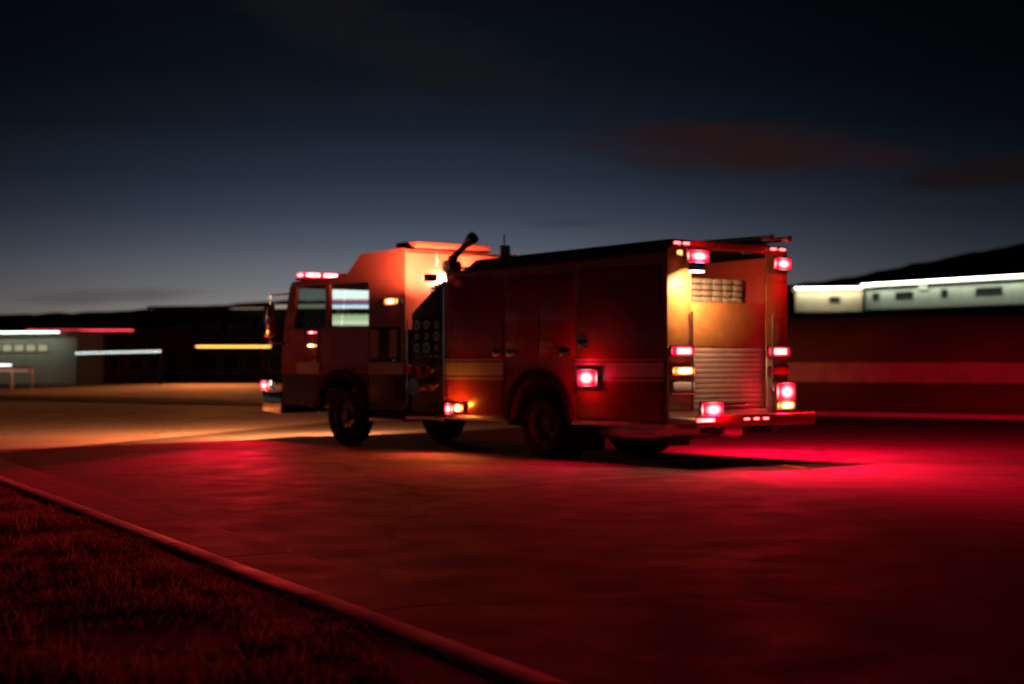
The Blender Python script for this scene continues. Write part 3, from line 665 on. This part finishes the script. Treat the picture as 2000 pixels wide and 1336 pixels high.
for s in (1, -1):
    MB().box(7.305, 8.515, s * (CW - .04), s * (CW - .03), 2.106, 2.878).build('window', M['glass'], cab)
    MB().prism([(8.664, 2.106), (9.715, 2.106), (9.615, 2.878), (8.664, 2.878)], s * (CW - .04), s * (CW - .03)).build('window', M['glass'], cab)
    for xa, xb, hx in ((6.36, 7.26, 6.48),):
        d = MB().box(xa, xb, s * (CW + .0), s * (CW + .012), .80, 2.08, .004).build('crew_door', M['black'], T)  # door turned black too, carrying the shade on this side
        MB().box(hx - .06, hx + .06, s * (CW + .012), s * (CW + .045), 1.50, 1.54, .006).build('handle', M['chrome'], d)
        for (pa, pb) in ((6.44, 6.66), (6.98, 7.22)): MB().box(pa, pb, s * (CW + .013), s * (CW + .016), 1.56, 2.04).build('reflective_panel', M['tan'], d)
    d = MB().box(8.84, 9.62, s * CW, s * (CW + .012), 1.258, 2.08, .004).build('front_door', M['paint'], T)
    MB().box(8.92, 9.04, s * (CW + .012), s * (CW + .045), 1.50, 1.54, .006).build('handle', M['chrome'], d)
    MB().box(8.84, 9.60, s * (CW + .013), s * (CW + .016), 1.27, 1.475).build('stripe', M['stripe'], d)
    MB().box(6.24, 7.28, s * (CW + .013), s * (CW + .016), 1.27, 1.475).build('stripe', M['stripe'], T)
    fa = list(arc(FW, WR + .03, .78, 178, 2, 24)); fb = list(arc(FW, WR + .03, .67, 2, 178, 24))
    MB().prism(fa + fb, s * (CW - .03), s * (CW + .06)).build('fender_arch', M['rubber'], T, 25)
    MB().box(6.25, 7.25, s * (CW - .35), s * (CW + .03), .46, .52, .01).build('cab_step', M['tread'], T)
    mr = MB().tube([(9.85, s * CW, 2.75), (10.1, s * (CW + .28), 2.72), (10.1, s * (CW + .28), 1.85), (9.95, s * CW, 1.82)], .018).build('mirror_arm', M['chrome'], T)
    MB().box(10.06, 10.14, s * (CW + .18), s * (CW + .40), 1.95, 2.55, .03).build('mirror', M['chrome'], mr)
    lamp('amber_light', 9.05, s * (CW + .012), 1.78, 'l' if s > 0 else 'R', .28, .045, M['amber_lens'], M['amber_core'], AMB, 3, depth=.02)
    lamp('marker_light', 9.05, s * (CW + .012), 2.02, 'l' if s > 0 else 'R', .28, .03, M['red_lens'], depth=.015)
lamp('amber_light', 7.12 - .55, CW + .012, 2.52, 'l', .36, .10, M['amber_lens'], M['red_core'], (1, .2, .05), 9, depth=.03)
for yy in (.55, -.55):
    MB().box(8.35, 8.85, yy - .27, yy + .27, 1.35, 1.5, .05).box(8.35, 8.5, yy - .25, yy + .25, 1.5, 2.12, .05).build('seat', M['dark_seat'], T)
MB().box(9.55, 9.98, -CW + .08, CW - .08, 1.25, 1.74, .04).build('dashboard', M['dark_seat'], T)
MB().lathe([(.2, 0), (.215, .015), (.2, .03), (.185, .015)], 9.4, 1.75, .54, 24).build('steering_wheel', M['black'], T)
# roof light bar
lbx = 9.62
lb = MB().box(lbx - .16, lbx + .16, -1.15, 1.18, 3.0, 3.045, .015).cyl((lbx, .7, 2.93), (lbx, .7, 3.01), .04, 8).cyl((lbx, -.7, 2.93), (lbx, -.7, 3.01), .04, 8).build('light_bar', M['black'], T)
for k in range(6):
    ya = 1.17 - k * .385
    md = MB().box(lbx - .15, lbx + .15, ya - .37, ya, 3.047, 3.15, .02).build('lens', M['red_lens'] if k < 2 else M['unlit_red'], lb)
    if k < 2: MB().box(lbx - .158, lbx - .152, ya - .33, ya - .04, 3.07, 3.125).build('led_bar', M['led_core'], lb)
area('light_bar_beam', lb, (lbx - .2, .85, 3.1), (-1, .3, .1), .6, .08, RED, 120)
# front bumper
bm_ = MB().prism([(10.14, .52), (10.78, .55), (10.80, .60), (10.80, .92), (10.14, .92)], -HW + .02, HW - .02, bev=.015).build('front_bumper', M['chrome'], T)
MB().box(10.14, 10.76, -HW + .05, HW - .05, .923, .95).build('tread_deck', M['tread'], bm_)
for s in (1, -1):
    hl = MB().box(10.13, 10.20, s * .72, s * 1.18, 1.02, 1.24, .02).build('headlight', M['chrome'], T)
    MB().box(10.201, 10.22, s * .74, s * 1.16, 1.04, 1.22, .008).build('lens', M['white_lens'], hl)
spot('headlight_beam', T, (10.95, .98, 1.12), (1, .30, -.06), (1, .30, .10), 2200, 162, .2, .08)
spot('headlight_beam', T, (10.95, -.98, 1.12), (1, -.15, -.06), (1, .30, .10), 3000, 150, .3, .08)
lamp('strobe_light', 10.62, HW - .02, 1.04, 'l', .28, .17, M['red_lens'], None, RED, 260, tilt=.0, beam=(.8, 30, 70))
spot('kerb_fill_spot', T, (10.62, HW + .12, 1.05), (-.75, .66, -.06), RED, 3800, 34, 1.0, .04)  # added red spot, throws a patch of light on kerb and grass
MB().box(10.5, 10.74, HW - .12, HW - .03, .952, 1.10, .01).build('lamp_bracket', M['black'], T)
# ---- wheels
def wheel(x, y, s, front):
    wd = .30
    rim = MB().lathe([(.30, -wd / 2), (.31, -wd / 2), (.31, wd / 2), (.30, wd / 2), (.27, wd / 2 - .05), (.27, -wd / 2 + .05)], x, WR, y, 36)
    rim.cyl((x, y + s * (-.04 if not front else .04), WR), (x, y + s * (-.07 if not front else .0), WR), .275, 24)
    rim.cyl((x, y - s * .05, WR), (x, y + s * (.05 if not front else .13), WR), .12, 18, .09)
    rim = rim.build('wheel', M['steel'], T)
    P = [(.305, -wd / 2), (.40, -wd / 2 - .02), (.50, -wd / 2), (WR, -wd / 2 + .035)]
    for g in range(4):
        yy = -wd / 2 + .06 + g * .06
        P += [(WR, yy - .008), (WR - .014, yy - .006), (WR - .014, yy + .006), (WR, yy + .008)]
    P += [(WR, wd / 2 - .035), (.50, wd / 2), (.40, wd / 2 + .02), (.305, wd / 2)]
    MB().lathe(P, x, WR, y, 48).build('tyre', M['rubber'], rim)
    for k in range(10):
        a = k * math.pi / 5; px, pz = x + .2 * math.cos(a), WR + .2 * math.sin(a); yb = y + s * (-.04 if not front else .04)
        MB().cyl((px, yb, pz), (px, yb + s * .03, pz), .018, 6).build('wheel_nut', M['chrome'], rim)
for s in (1, -1):
    wheel(FW, s * (CW - .20), s, True)
    wheel(RW, s * (HW - .22), s, False)
    wheel(RW, s * (HW - .56), s, False)
# ---- ladder in its rack above the right side
ld = tag(empty('ladder', (base.x, base.y, 0), T.rotation_euler.z), 'aluminium ladder lying along the top right side of the fire engine', 'ladder')
for y in (-.78, -1.18): MB().box(-.14, 4.5, y - .02, y + .02, 3.28, 3.36, .008).build('side_rail', M['brush'], ld)
for k in range(18): MB().cyl((-.05 + k * .26, -.762, 3.32), (-.05 + k * .26, -1.162, 3.32), .016, 8).build('rung', M['brush'], ld)
for y in (-.78, -1.18): MB().box(-.18, -.142, y - .03, y + .03, 3.27, 3.37, .008).build('foot', M['unlit_red'], ld)
for x in (.35, 3.9): MB().box(x - .03, x + .03, -1.24, -.70, 3.10, 3.277, .005).build('ladder_rack', M['steel'], T)
